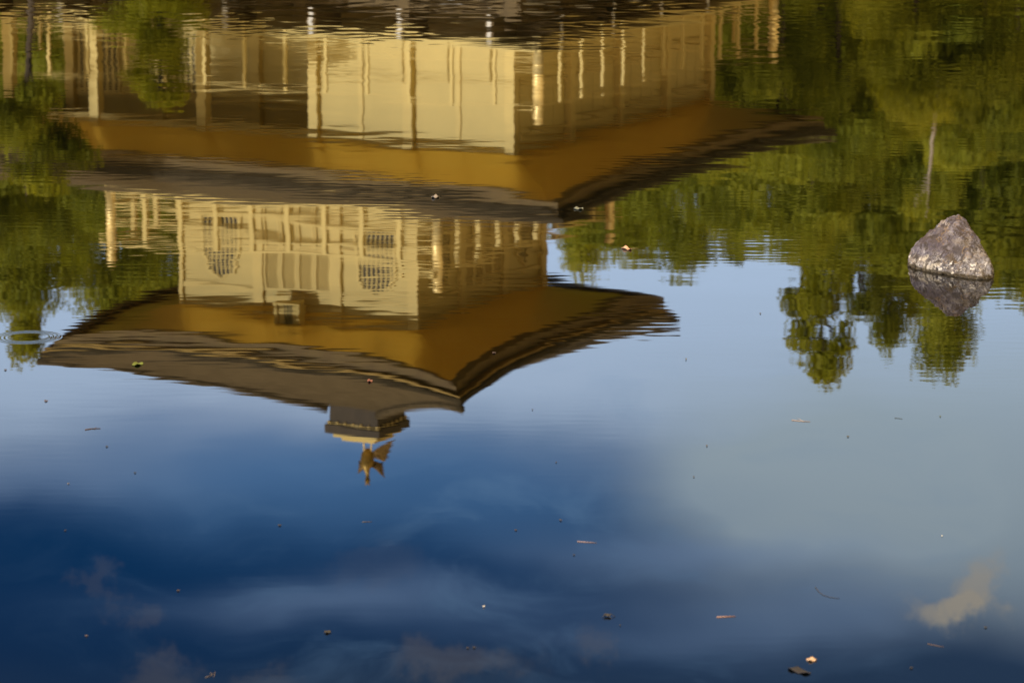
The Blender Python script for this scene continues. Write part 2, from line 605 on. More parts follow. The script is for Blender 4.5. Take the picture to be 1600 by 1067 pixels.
def soffit(parent, sides, ze, wall_half, z_wall, off0=0.30, n_raf=0.20):
    """sloping gilded underside with two tiers of rafters"""
    s, raf = MB(), MB()
    wa, wb = wall_half
    NT_ = 24
    for sd, (wh, wd) in zip(sides, ((wa, wb), (wb, wa), (wa, wb), (wb, wa))):
        (ux, uy), (nx_, ny_), ha, hb, _, _ = sd
        vv, ff = [], []
        for r in range(5):
            f = r / 4
            for i in range(NT_ + 1):
                t = -1 + 2 * i / NT_
                a = ((ha - off0) * (1 - f) + wh * f) * t
                b = (hb - off0) * (1 - f) + wd * f
                z = (ze(t) - 0.06) * (1 - f) + z_wall * f
                vv.append((ux * a + nx_ * b, uy * a + ny_ * b, z))
        for r in range(4):
            for i in range(NT_):
                q = r * (NT_ + 1) + i
                ff.append((q, q + 1, q + NT_ + 2, q + NT_ + 1))
        s.add(vv, ff)
        n = int(2 * ha / n_raf)
        for k in range(n + 1):
            a = -ha + 0.3 + (2 * ha - 0.6) * k / n
            t = a / (ha - off0)
            ta = max(-1, min(1, t))
            bi = wd - 0.0 if abs(a) <= wh else wd + (abs(a) - wh) / (ha - wh) * (hb - wd)
            bo = hb - 0.42
            if bo - bi < 0.3:
                continue
            f = (hb - off0 - bi) / (hb - off0 - wd)
            zi = (ze(ta) - 0.06) * (1 - f) + z_wall * f - 0.010
            zo = ze(ta) - 0.072
            raf.beam((ux * a + nx_ * bi, uy * a + ny_ * bi, zi), (ux * a + nx_ * bo, uy * a + ny_ * bo, zo), 0.07, 0.016)
    s.build('soffit', SOFFIT, parent)


def katomado(cx, z0, wd, hg, n=10):
    """bell shaped window outline"""
    right = []
    hw = wd / 2
    prof = [(1.0, 0.0), (0.90, 0.16), (0.86, 0.38), (0.88, 0.56), (0.80, 0.70), (0.66, 0.78), (0.62, 0.84), (0.46, 0.88), (0.24, 0.925), (0.0, 1.0)]
    for px_, pz in prof:
        right.append((cx + hw * px_, z0 + hg * pz))
    left = [(2 * cx - x, z) for x, z in reversed(right[:-1])]
    return right + left


def wall_face(half_u, half_v, M):
    pass


# ---- third storey: 5.5 m square
H3 = 2.75
Z3 = 8.95
upper = MB().box(-H3, H3, -H3, H3, Z3 - 0.3, 11.72).build('upper_storey', GOLD_PANEL, pav)
cols3 = (-2.75, -0.92, 0.92, 2.75)
for sidx, M in enumerate(ROTZ[:4]):
    # columns and rails on this face: local face plane y = -H3
    for i, cxx in enumerate(cols3):
        if i == 0:
            continue
        xx = cxx if i < 3 else cxx - 0.04
        MB().box(xx - 0.115, xx + 0.115, -H3 - 0.09, -H3 - 0.002, Z3, 11.55).turned(M).build('column', GOLD, upper)
    tr = MB()
    tr.box(-H3 - 0.06, H3 + 0.05, -H3 - 0.055, -H3 - 0.003, 10.80, 10.93)
    tr.box(-H3 - 0.06, H3 + 0.05, -H3 - 0.06, -H3 - 0.003, 11.24, 11.36)
    tr.box(-H3 - 0.06, H3 + 0.05, -H3 - 0.055, -H3 - 0.003, 9.86, 9.96)
    tr.turned(M).build('tie_beam', GOLD, upper)
    for cw in (-1.835, 1.835):
        outl = katomado(cw, 9.40, 1.08, 1.32)
        inn = [(cw + (x - cw) * 0.86, 9.44 + (z - 9.40) * 0.93) for x, z in outl]
        fr = MB().frame(outl, inn, -H3 - 0.062, -H3 - 0.004).turned(M).build('bell_window', GOLD, upper)
        MB().prism(inn, -H3 - 0.012, -H3 - 0.004).turned(M).build('window_void', SLOT, upper)
        lat = MB()
        for k in range(-4, 5):
            xk = cw + k * 0.105
            top_z = 10.62 - 0.45 * (abs(xk - cw) / 0.5) ** 2.2
            lat.box(xk - 0.014, xk + 0.014, -H3 - 0.034, -H3 - 0.013, 9.45, top_z)
        for zz in (9.62, 9.80, 10.00, 10.19, 10.38):
            hwid = 0.40
            lat.box(cw - hwid, cw + hwid, -H3 - 0.042, -H3 - 0.035, zz, zz + 0.03)
        lat.turned(M).build('window_lattice', GOLD, upper)
    # folding doors of the middle bay
    dr = MB()
    for k in range(4):
        x0 = -0.80 + k * 0.40
        dr.frame([(x0, 9.0), (x0 + 0.39, 9.0), (x0 + 0.39, 10.79), (x0, 10.79)], [(x0 + 0.05, 9.06), (x0 + 0.34, 9.06), (x0 + 0.34, 10.73), (x0 + 0.05, 10.73)], -H3 - 0.05, -H3 - 0.004)
        dr.box(x0 + 0.052, x0 + 0.338, -H3 - 0.045, -H3 - 0.005, 9.98, 10.06)
        for q in range(5):
            xq = x0 + 0.085 + q * 0.055
            dr.box(xq - 0.008, xq + 0.008, -H3 - 0.03, -H3 - 0.005, 10.062, 10.728)
    dr.turned(M).build('folding_door', GOLD, upper)
def railing(hx, hy, z, rail_h, posts_u, posts_v, post_top, parent, corner_top, slim=False):
    """balustrade round a balcony: floor slab, fascia, posts, three rails"""
    for M, (h_u, h_v), posts in ((ROTZ[0], (hx, hy), posts_u), (ROTZ[1], (hy, hx), posts_v), (ROTZ[2], (hx, hy), posts_u), (ROTZ[3], (hy, hx), posts_v)):
        rl = MB()
        for zz, d, th in ((z + 0.16, 0.08, 0.07), (z + rail_h * 0.60, 0.065, 0.055), (z + rail_h, 0.09, 0.08)):
            if slim:
                d, th = 0.035, 0.030
                if zz > z + rail_h * 0.5 and zz < z + rail_h:
                    continue
            ext = 0.28 if zz == z + rail_h else 0.05
            rl.box(-h_u - ext, h_u - 0.07, -h_v - d / 2, -h_v + d / 2, zz, zz + th)
        rl.turned(M).build('balcony_rail', GOLD, parent)
        n = posts
        for k in range(n):
            xk = -h_u + 2 * h_u * (k + 1) / (n + 1)
            hw_, hd_ = (0.032, 0.026) if slim else (0.05, 0.05)
            ps = MB().box(xk - hw_, xk + hw_, -h_v - hd_, -h_v + hd_, z, z + rail_h - 0.001)
            if not slim:
                ps.box(xk - 0.065, xk + 0.065, -h_v - 0.10, -h_v - 0.057, z - 0.20, z + 0.06)
            ps.turned(M).build('baluster', GOLD, parent)
        cp = MB().tube([(-h_u, -h_v, z - 0.2), (-h_u, -h_v, z + corner_top - 0.30)], 0.105, 12)
        cp.tube([(-h_u, -h_v, z + corner_top - 0.30), (-h_u, -h_v, z + corner_top - 0.27), (-h_u, -h_v, z + corner_top - 0.22), (-h_u, -h_v, z + corner_top - 0.16),
                 (-h_u, -h_v, z + corner_top - 0.08), (-h_u, -h_v, z + corner_top)], [0.075, 0.12, 0.07, 0.115, 0.10, 0.012], 12)
        cp.turned(M).build('corner_post', BRIGHT, parent, True)


K3 = 3.824
MB().box(-K3 - 0.09, K3 + 0.09, -K3 - 0.09, K3 + 0.09, Z3 - 0.16, Z3 - 0.02).build('balcony_floor', GOLD, upper)
MB().box(-K3 + 0.04, K3 - 0.04, -K3 + 0.04, K3 - 0.04, Z3 - 0.75, Z3 - 0.162).build('balcony_skirt', GOLD_PANEL, upper)
railing(K3, K3, Z3, 0.92, 8, 8, 1.0, upper, 1.46)

r3, ze3, sides3 = roof(4.94, 4.94, 0.62, 0.62, 11.74, 12.12, 13.72, ('upper_roof',))
soffit(r3, sides3, ze3, (H3, H3), 11.27)
# corner hip ridges
hip = MB()
for sx, sy in ((1, -1), (1, 1), (-1, 1), (-1, -1)):
    pts = []
    for j in range(9):
        r = j / 8
        z0 = ze3(1) + 0.20
        pts.append((sx * (4.96 + (0.62 - 4.96) * r), sy * (4.96 + (0.62 - 4.96) * r), z0 + (13.72 - z0) * r ** 1.25 + 0.03))
    hip.tube(pts, 0.075, 8)
hip.build('hip_ridge', SHINGLE, r3, True)
# roof pedestal
PEDWOOD = simple('blackened_timber', (0.035, 0.024, 0.014), (0.075, 0.052, 0.030), 4, 0.6, stretch=(1, 1, .3))
pd = MB()
pd.box(-0.66, 0.66, -0.66, 0.66, 13.55, 13.72)
pd.box(-0.58, 0.58, -0.58, 0.58, 13.722, 14.06)
pd.box(-0.66, 0.66, -0.66, 0.66, 14.062, 14.24)
ped = pd.build('roof_pedestal', PEDWOOD, r3)
pg = MB()
pg.box(-0.53, 0.53, -0.53, 0.53, 14.242, 14.34)
pg.box(-0.40, 0.40, -0.40, 0.40, 14.342, 14.44)
pg.build('gilt_plinth', GOLD, r3)
bl = MB()
for M in ROTZ:
    o = MB().tube([(-0.62, -0.60, 14.035), (0.62, -0.60, 14.035)], 0.014, 6)
    for k in range(7):
        xk = -0.57 + k * 0.19
        o.ball((xk, -0.60, 14.02), 0.035, 6, 4)
    bl.join(o.turned(M))
bl.build('bell_fringe', BRIGHT, r3, True)

# phoenix on the roof, facing the pond
ph = bpy.data.objects.new('roof_phoenix', None)
COL.objects.link(ph)
ph.parent = pav
ph.location = (0, 0, 14.44)
ph.rotation_euler = (0, 0, ALPHA)            # its own axes square to the sight line
lg = MB()
for sx in (-0.075, 0.075):
    lg.tube([(sx, 0, 0.0), (sx * 1.05, 0.01, 0.16), (sx * 0.9, 0.03, 0.32)], [0.022, 0.016, 0.026], 7)
    lg.tube([(sx, -0.07, 0.012), (sx, 0.06, 0.012)], [0.010, 0.016], 6)
lg.build('leg', BRIGHT, ph, True)
bd = MB()
bd.tube([(0.02, 0.10, 0.24), (0.0, 0.06, 0.34), (-0.01, 0.0, 0.48), (-0.02, -0.07, 0.60), (-0.02, -0.12, 0.68), (0.0, -0.13, 0.76), (0.0, -0.15, 0.85), (0.0, -0.18, 0.92), (0, -0.26, 0.90), (0, -0.33, 0.885)],
        [0.05, 0.125, 0.15, 0.12, 0.07, 0.042, 0.04, 0.058, 0.03, 0.006], 12)
bd.tube([(0, -0.16, 0.95), (-0.03, -0.14, 1.00), (-0.05, -0.12, 1.03)], [0.024, 0.018, 0.005], 6)
bd.tube([(0, -0.16, 0.95), (0.03, -0.13, 1.01), (0.055, -0.10, 1.02)], [0.024, 0.018, 0.005], 6)
bd.build('body', simple('dark_gilt_bronze', (0.20, 0.13, 0.03), (0.55, 0.38, 0.11), 22, 0.35, 0.5), ph, True)
wg = simple('bronze_feather', (0.10, 0.065, 0.03), (0.34, 0.24, 0.12), 22, 0.4, 0.6)
for sx, tipx in ((-1, -0.21), (1, 0.36)):
    wm = MB()
    for k in range(6):
        f = k / 5
        wm.tube([(sx * 0.09, 0.02 + 0.03 * f, 0.60 - 0.08 * f), (tipx * (0.55 + 0.2 * f), 0.03 + 0.05 * f, 0.68 - 0.08 * f), (tipx * (1.0 - 0.10 * f), 0.05 + 0.07 * f, 0.80 - 0.30 * f if sx < 0 else 0.90 - 0.36 * f)],
                [0.05, 0.05, 0.010], 6)
    wm.build('wing', wg, ph, True)
tl = MB()
for k in range(8):
    f = k / 7
    tl.tube([(0.06, 0.10, 0.38 + 0.02 * f), (0.20 + 0.04 * f, 0.20, 0.30 + 0.16 * f), (0.34 + 0.12 * (1 - f), 0.30, 0.18 + 0.36 * f), (0.42 + 0.17 * (1 - f) - 0.05 * (k % 2), 0.36, 0.10 + 0.44 * f)],
            [0.03, 0.035, 0.032, 0.008], 6)
tl.build('tail', simple('pale_gilt_feather', (0.22, 0.16, 0.09), (0.60, 0.46, 0.26), 22, 0.4, 0.6), ph, True)

# name board under the upper eave
nb = MB().box(-0.24, 0.24, -0.04, 0.04, -0.32, 0.32).build('name_board', GOLD, upper)
nb.location = (0.02, -3.12, 11.34)
nb.rotation_euler = (R(-14), 0, 0)
BLACK = simple('black_lacquer', (0.012, 0.010, 0.008), (0.02, 0.018, 0.014), 5, 0.4)
MB().frame([(-0.31, -0.39), (0.31, -0.39), (0.31, 0.39), (-0.31, 0.39)], [(-0.235, -0.315), (0.235, -0.315), (0.235, 0.315), (-0.235, 0.315)], -0.10, 0.12).build('name_board_frame', GOLD, nb)
tcu = bpy.data.curves.new('writing', 'FONT')
tcu.body = "\u7a76\n\u7adf\n\u9802"
tcu.align_x = 'CENTER'
tcu.size = 0.25
tcu.space_line = 0.78
tcu.extrude = 0.004
tob = bpy.data.objects.new('tmp_writing', tcu)
COL.objects.link(tob)
bpy.context.view_layer.update()
tme = bpy.data.meshes.new_from_object(tob.evaluated_get(bpy.context.evaluated_depsgraph_get()))
bpy.data.objects.remove(tob)
tme.materials.clear()
tme.materials.append(BLACK)
wr = link('board_writing', tme, nb)
wr.rotation_euler = (R(90), 0, 0)
co = np.array([v.co[:] for v in tme.vertices]) if len(tme.vertices) else np.zeros((1, 3))
wr.location = (-(co[:, 0].min() + co[:, 0].max()) / 2, -0.047, -(co[:, 1].min() + co[:, 1].max()) / 2)

# ---- second storey: 11.64 x 8.8 m with a recessed porch at the left front
LX, WY = 5.82, 4.40
Z2 = 5.28
RB = -2.30                                   # back wall of the porch
BX = 1.37                                    # left side of the closed block
mid = MB()
mid.box(BX, LX, -WY, RB, Z2 - 0.2, 7.70)
mid.box(-LX, LX, RB + 0.002, WY, Z2 - 0.2, 7.70)
middle = mid.build('middle_storey', GOLD_PANEL, pav)


def col2(x, y, wdt=0.2, z0=Z2, z1=7.70, m=GOLD, parent=None, name='column'):
    return MB().box(x - wdt / 2, x + wdt / 2, y - wdt / 2, y + wdt / 2, z0, z1).build(name, m, parent or middle)


for x in (-LX, -3.72, -1.15):
    col2(x, -WY - 0.02, 0.21)
for x in (BX + 0.06, 3.55, LX - 0.04):
    col2(x, -WY - 0.03, 0.2)
for x in (-LX + 0.1, -3.5, -1.16, BX - 0.12):
    col2(x, RB - 0.06, 0.2)
for y in (-2.2, 0.0, 2.2, 4.36):
    col2(LX + 0.05, y, 0.2)
for x in (2.46, 4.62):
    MB().box(x - 0.05, x + 0.05, -WY - 0.035, -WY - 0.002, Z2, 7.2).build('sliding_board_edge', GOLD, middle)
bm_ = MB()
bm_.box(-LX - 0.1, BX, -WY - 0.06, -WY + 0.06, 7.22, 7.70)
bm_.box(-LX + 0.1, BX - 0.1, RB - 0.08, RB - 0.004, 7.0, 7.16)
bm_.box(LX + 0.003, LX + 0.10, -WY + 0.1, WY - 0.1, 7.0, 7.14)
bm_.box(LX + 0.003, LX + 0.08, -WY + 0.1, WY - 0.1, Z2 + 0.75, Z2 + 0.85)
bm_.build('tie_beam', GOLD, middle)
# lattice shutters on the porch wall
for x0, x1 in ((-5.55, -4.55), (0.30, 1.12), (-3.3, -2.5)):
    MB().box(x0, x1, RB - 0.014, RB - 0.004, Z2 + 0.5, 7.0).build('shutter_void', SLOT, middle)
    lt = MB()
    nlt = int((x1 - x0) / 0.13)
    for k in range(nlt + 1):
        xk = x0 + (x1 - x0) * k / nlt
        lt.box(xk - 0.028, xk + 0.028, RB - 0.05, RB - 0.015, Z2 + 0.5, 7.0)
    for k in range(11):
        zk = Z2 + 0.5 + k * 0.12
        lt.box(x0, x1, RB - 0.062, RB - 0.051, zk, zk + 0.035)
    lt.build('lattice_shutter', GOLD, middle)
# shaded side: plank doors and louvre between the columns
sd_ = MB()
for y0, y1 in ((-4.25, -2.35), (-2.05, -0.15), (0.15, 2.05), (2.35, 4.2)):
    n = 4
    for k in range(n):
        ya, yb = y0 + (y1 - y0) * k / n + 0.01, y0 + (y1 - y0) * (k + 1) / n - 0.01
        sd_.box(LX + 0.003, LX + 0.03, ya, yb, Z2 + 0.87, 6.98)
sd_.build('plank_door', GOLD_PANEL, middle)
LB = 1.05
MB().box(-LX - LB - 0.1, LX + LB + 0.1, -WY - LB - 0.1, WY + LB + 0.1, Z2 - 0.14, Z2 - 0.02).build('balcony_floor', GOLD_PANEL, middle)
railing(LX + LB, WY + LB, Z2, 1.0, 14, 11, 0.9, middle, 1.30, True)
WHITE = simple('white_painted_end', (0.78, 0.77, 0.74), (0.84, 0.83, 0.80), 3, 0.6)
for k in range(7):
    x = -LX + 2 * LX * k / 6
    MB().box(x - 0.09, x + 0.09, -WY - LB + 0.05, -WY, Z2 - 0.42, Z2 - 0.145).build('balcony_joist', DARKWOOD, middle)
    MB().box(x - 0.045, x + 0.045, -WY - LB + 0.03, -WY - LB + 0.048, Z2 - 0.46, Z2 - 0.15).build('white_joist_end', WHITE, middle)
for k in range(5):
    y = -WY + 2 * WY * k / 4
    MB().box(LX, LX + LB - 0.05, y - 0.09, y + 0.09, Z2 - 0.42, Z2 - 0.145).build('balcony_joist', DARKWOOD, middle)
    MB().box(LX + LB - 0.048, LX + LB - 0.03, y - 0.045, y + 0.045, Z2 - 0.46, Z2 - 0.15).build('white_joist_end', WHITE, middle)

r2, ze2, sides2 = roof(7.95, 6.53, 3.95, 3.95, 7.86, 8.10, 8.86, ('lower_roof',), g=1.1, thick=0.22)
soffit(r2, sides2, ze2, (LX, WY), 7.33)
# ---- first storey: natural timber and white plaster
low = MB()
low.box(-LX + 0.1, LX - 0.1, RB + 0.2, WY - 0.1, 0.95, 4.85)
lower = low.build('lower_storey', DARKWOOD, pav)
pl = MB()
pl.box(LX - 0.097, LX - 0.06, -2.0, 4.2, 3.3, 4.55)
pl.box(LX - 0.097, LX - 0.06, -4.2, -2.3, 4.05, 4.62)
pl.box(-LX + 0.3, LX - 0.3, RB + 0.17, RB + 0.197, 3.75, 4.35)
pl.build('plaster_panel', PLASTER, lower)
for x in (-LX, -3.49, -1.16, 1.16, 3.49, LX):
    MB().box(x - 0.13, x + 0.13, -WY - 0.13, -WY + 0.13, 0.95, 4.84).build('column', DARKWOOD, lower)
for y in (-2.2, 0, 2.2, 4.4):
    MB().box(LX - 0.13, LX + 0.13, y - 0.13, y + 0.13, 0.95, 4.84).build('column', DARKWOOD, lower)
    MB().box(-LX - 0.13, -LX + 0.13, y - 0.13, y + 0.13, 0.95, 4.84).build('column', DARKWOOD, lower)
lb = MB()
lb.box(-LX - 0.2, LX + 0.2, -WY - 0.12, -WY + 0.12, 4.45, 4.70)
lb.box(LX - 0.12, LX + 0.12, -WY + 0.13, WY, 4.62, 4.80)
lb.build('tie_beam', DARKWOOD, lower)
MB().box(-LX - 1.3, LX + 1.3, -WY - 1.3, WY + 1.3, 0.72, 0.94).build('veranda_deck', DARKWOOD, lower)
MB().box(-LX - 0.9, LX + 0.9, -WY - 0.9, WY + 0.9, -0.8, 0.70).build('stone_base', STONE, lower)
vr = MB()
for zz in (1.35, 1.75):
    vr.box(-LX - 1.2, LX + 1.2, -WY - 1.24, -WY - 1.16, zz, zz + 0.07)
    vr.box(LX + 1.16, LX + 1.24, -WY - 1.15, WY + 1.2, zz, zz + 0.07)
for k in range(15):
    x = -LX - 1.15 + (2 * LX + 2.3) * k / 14
    vr.box(x - 0.05, x + 0.05, -WY - 1.25, -WY - 1.15, 0.94, 1.9)
vr.build('veranda_rail', DARKWOOD, lower)

# ------------------------------------------------------------------ trees


def foliage(name, c1, c2, c3):
    def f(t, b):
        oi = t.n('ShaderNodeObjectInfo').outputs['Random']
        pos = t.n('ShaderNodeNewGeometry').outputs['Position']
        n1 = t.noise(pos, 0.45, 3, 0.6)
        n2 = t.noise(pos, 5.0, 2, 0.5)
        v = t.math('ADD', t.math('MULTIPLY', n1, 0.75), t.math('MULTIPLY', n2, 0.35))
        v = t.math('ADD', v, t.math('MULTIPLY', t.math('SUBTRACT', oi, 0.5), 0.22))
        col = t.ramp(v, [(0.35, c1), (0.55, c2), (0.75, c3)])
        t.link(col, b.inputs['Base Color'])
        b.inputs['Roughness'].default_value = 0.55
        b.inputs['Specular IOR Level'].default_value = 0.25
        tr = t.n('ShaderNodeBsdfTranslucent')
        t.link(t.mix(1.0, col, (1.3, 1.25, 0.5, 1), 'MULTIPLY'), tr.inputs[0])
        mx = t.n('ShaderNodeMixShader')
        mx.inputs[0].default_value = 0.5
        t.link(b.outputs[0], mx.inputs[1])
        t.link(tr.outputs[0], mx.inputs[2])
        out = [n for n in t.t.nodes if n.type == 'OUTPUT_MATERIAL'][0]
        t.link(mx.outputs[0], out.inputs[0])
    return mat(name, f)


LEAF = foliage('broad_leaves', (0.135, 0.160, 0.010), (0.27, 0.305, 0.028), (0.44, 0.46, 0.055))
NEEDLE = foliage('pine_needles', (0.13, 0.150, 0.010), (0.28, 0.30, 0.018), (0.43, 0.44, 0.032))
BARK = simple('brown_bark', (0.045, 0.032, 0.020), (0.11, 0.085, 0.06), 3, 0.9, stretch=(3, 3, .5))
PALEBARK = simple('pale_bark', (0.34, 0.29, 0.24), (0.55, 0.49, 0.42), 3, 0.85, stretch=(2, 2, .5))


def crown(name, blobs, per_vol, leaf, m, seed, flat=0.0):
    q = np.random.default_rng(seed)
    P, D = [], []
    for (cx, cy, cz, rx, ry, rz) in blobs:
        n = max(60, int(per_vol * (rx * ry + ry * rz + rx * rz)))
        d = q.normal(size=(n, 3))
        d /= np.linalg.norm(d, axis=1)[:, None]
        rad = q.random(n) ** 0.40
        lump = 1 + 0.16 * np.sin(d[:, 0] * 7 + seed) * np.cos(d[:, 1] * 6) + 0.14 * np.sin(d[:, 2] * 9 + cx * 3)
        P.append(np.array([cx, cy, cz]) + d * (rad * lump)[:, None] * np.array([rx, ry, rz]))
        D.append(d + np.array([cx, cy, 0.0]) * 0.25)
    D = np.concatenate(D)
    P = np.concatenate(P)
    n = len(P)
    nn = D / np.linalg.norm(D, axis=1)[:, None] * 0.9 + q.normal(size=(n, 3)) * 0.45 + np.array([0, 0, 0.25])
    a = np.cross(nn, q.normal(size=(n, 3)))
    a /= np.linalg.norm(a, axis=1)[:, None]
    b = np.cross(nn, a)
    b /= np.linalg.norm(b, axis=1)[:, None]
    s = leaf * (0.6 + 0.8 * q.random(n))[:, None]
    V = np.stack([P - a * s, P + b * s * 0.55, P + a * s, P - b * s * 0.55], 1).reshape(-1, 3)
    Fq = np.arange(n * 4).reshape(n, 4)
    return raw_mesh(name, V, Fq, m, False)


def trunk_mesh(name, h, r, limbs, m, seed, bend=0.25):
    q = random.Random(seed)
    mb = MB()
    pts = [(bend * math.sin(i * 0.9 + seed) * i / 8, bend * math.cos(i * 0.7 + seed) * i / 8, h * i / 8) for i in range(9)]
    mb.tube(pts, [r * (1 - 0.85 * i / 8) for i in range(9)], 9)
    for (z, dx, dy, dz) in limbs:
        i = min(7, int(z / h * 8))
        f = z / h * 8 - i
        p = Vector(pts[i]).lerp(Vector(pts[i + 1]), f)
        e = p + Vector((dx, dy, dz))
        mb.tube([p, p.lerp(e, .5) + Vector((0, 0, .12)), e], [r * .32, r * .2, r * .06], 6)
    me_o = mb.build(name, m, None, True)
    me = me_o.data
    bpy.data.objects.remove(me_o)
    return me


def round_tree(seed, narrow=1.0, dens=380, leaf=0.095, bark=BARK):
    q = random.Random(seed)
    blobs, limbs = [], []
    for k in range(15):
        z = 6.5 + 9.0 * (k + q.random()) / 15
        rmax = 2.6 * math.sin(math.pi * min(1, (z - 5.0) / 11.5)) ** 0.7 * narrow
        an = k * 2.4 + q.random()
        rr_ = rmax * (0.35 + 0.5 * q.random())
        br = (1.0 + 0.7 * q.random()) * (0.6 + 0.4 * narrow)
        blobs.append((rr_ * math.cos(an), rr_ * math.sin(an), min(z, 15.0), br, br, br * 0.75))
        if k % 2 == 0:
            limbs.append((max(4.5, z - 1.6), rr_ * math.cos(an), rr_ * math.sin(an), 1.4))
    blobs.append((0, 0, 15.2, 0.9 * narrow, 0.9 * narrow, 0.8))
    return crown('crown', blobs, dens, leaf, LEAF, seed), trunk_mesh('trunk', 15.0, 0.28, limbs, bark, seed)


def pine_tree(seed, narrow=1.0, dens=520, leaf=0.085):
    q = random.Random(seed)
    blobs, limbs = [], []
    z = 7.0
    k = 0
    while z < 15.6:
        w_ = (2.3 - 1.5 * (z - 7) / 9.0) * narrow
        for s in range(2):
            an = k * 2.1 + s * 3.0 + q.random() * .8
            d = w_ * (0.45 + 0.3 * q.random())
            rx = w_ * (0.50 + 0.22 * q.random())
            zz = z + q.random() * .5
            blobs.append((d * math.cos(an), d * math.sin(an), zz, rx, rx, 0.55 + 0.3 * q.random()))
            limbs.append((max(3, zz - 0.7), d * math.cos(an), d * math.sin(an), 0.6))
        z += 0.85 + 0.35 * q.random()
        k += 1
    blobs.append((0, 0, 15.6, 0.62 * narrow, 0.62 * narrow, 0.45))
    return crown('crown', blobs, dens, leaf, NEEDLE, seed, 0.3), trunk_mesh('trunk', 15.6, 0.24, limbs, BARK, seed, 0.35)


def high_tree(seed):
    q = random.Random(seed)
    blobs, limbs = [], []
    for k in range(13):
        an = k * 2.4 + q.random()
        d = 2.2 * q.random() ** 0.6
        z = 11.2 + 4.2 * q.random() - 0.25 * d
        br = 0.8 + 0.6 * q.random()
        blobs.append((d * math.cos(an), d * math.sin(an), z, br, br, br * 0.6))
        limbs.append((z - 1.2, d * math.cos(an), d * math.sin(an), 0.9))
    return crown('crown', blobs, 230, 0.12, NEEDLE, seed), trunk_mesh('trunk', 15.0, 0.26, limbs, BARK, seed, 0.5)


VAR = {'high': [high_tree(61), high_tree(66)],
       'round': [round_tree(3), round_tree(7), round_tree(12)],
       'slim': [round_tree(21, 0.55), round_tree(25, 0.5)],
       'pine': [pine_tree(31), pine_tree(37), pine_tree(40, 0.8)],
       'bare': [(crown('crown', [(0.4, 0, 15.2, 1.2, 1.2, .8), (-.7, .3, 14.6, .8, .8, .6)], 280, .09, LEAF, 50), trunk_mesh('trunk', 15.5, 0.30, [(14.2, .7, 0, .8)], PALEBARK, 51, 0.3))]}
KIND = {'high': ('pine_tree', 'pine tree'), 'round': ('broadleaf_tree', 'broadleaf tree'), 'slim': ('broadleaf_tree', 'broadleaf tree'), 'pine': ('pine_tree', 'pine tree'), 'bare': ('bare_trunk_tree', 'tree')}
rt = random.Random(5)


def place_tree(kind, v, px_, ytop, Y, wfac, label, group='trees along the far shore'):
    cr, tk = VAR[kind][v % len(VAR[kind])]
    X, zt = refl_pt(px_, ytop, Y)
    gz = ground_z(X, Y)
    sz = (zt - gz) / 16.0
    nm, cat = KIND[kind]
    o = bpy.data.objects.new(nm, None)
    COL.objects.link(o)
    o.location = (X, Y, gz)
    o.scale = (sz * wfac, sz * wfac, sz)
    o.rotation_euler = (0, 0, rt.random() * 6.28)
    tag(o, label, cat, group)
    link('trunk', tk, o)
    link('crown', cr, o)
    return o


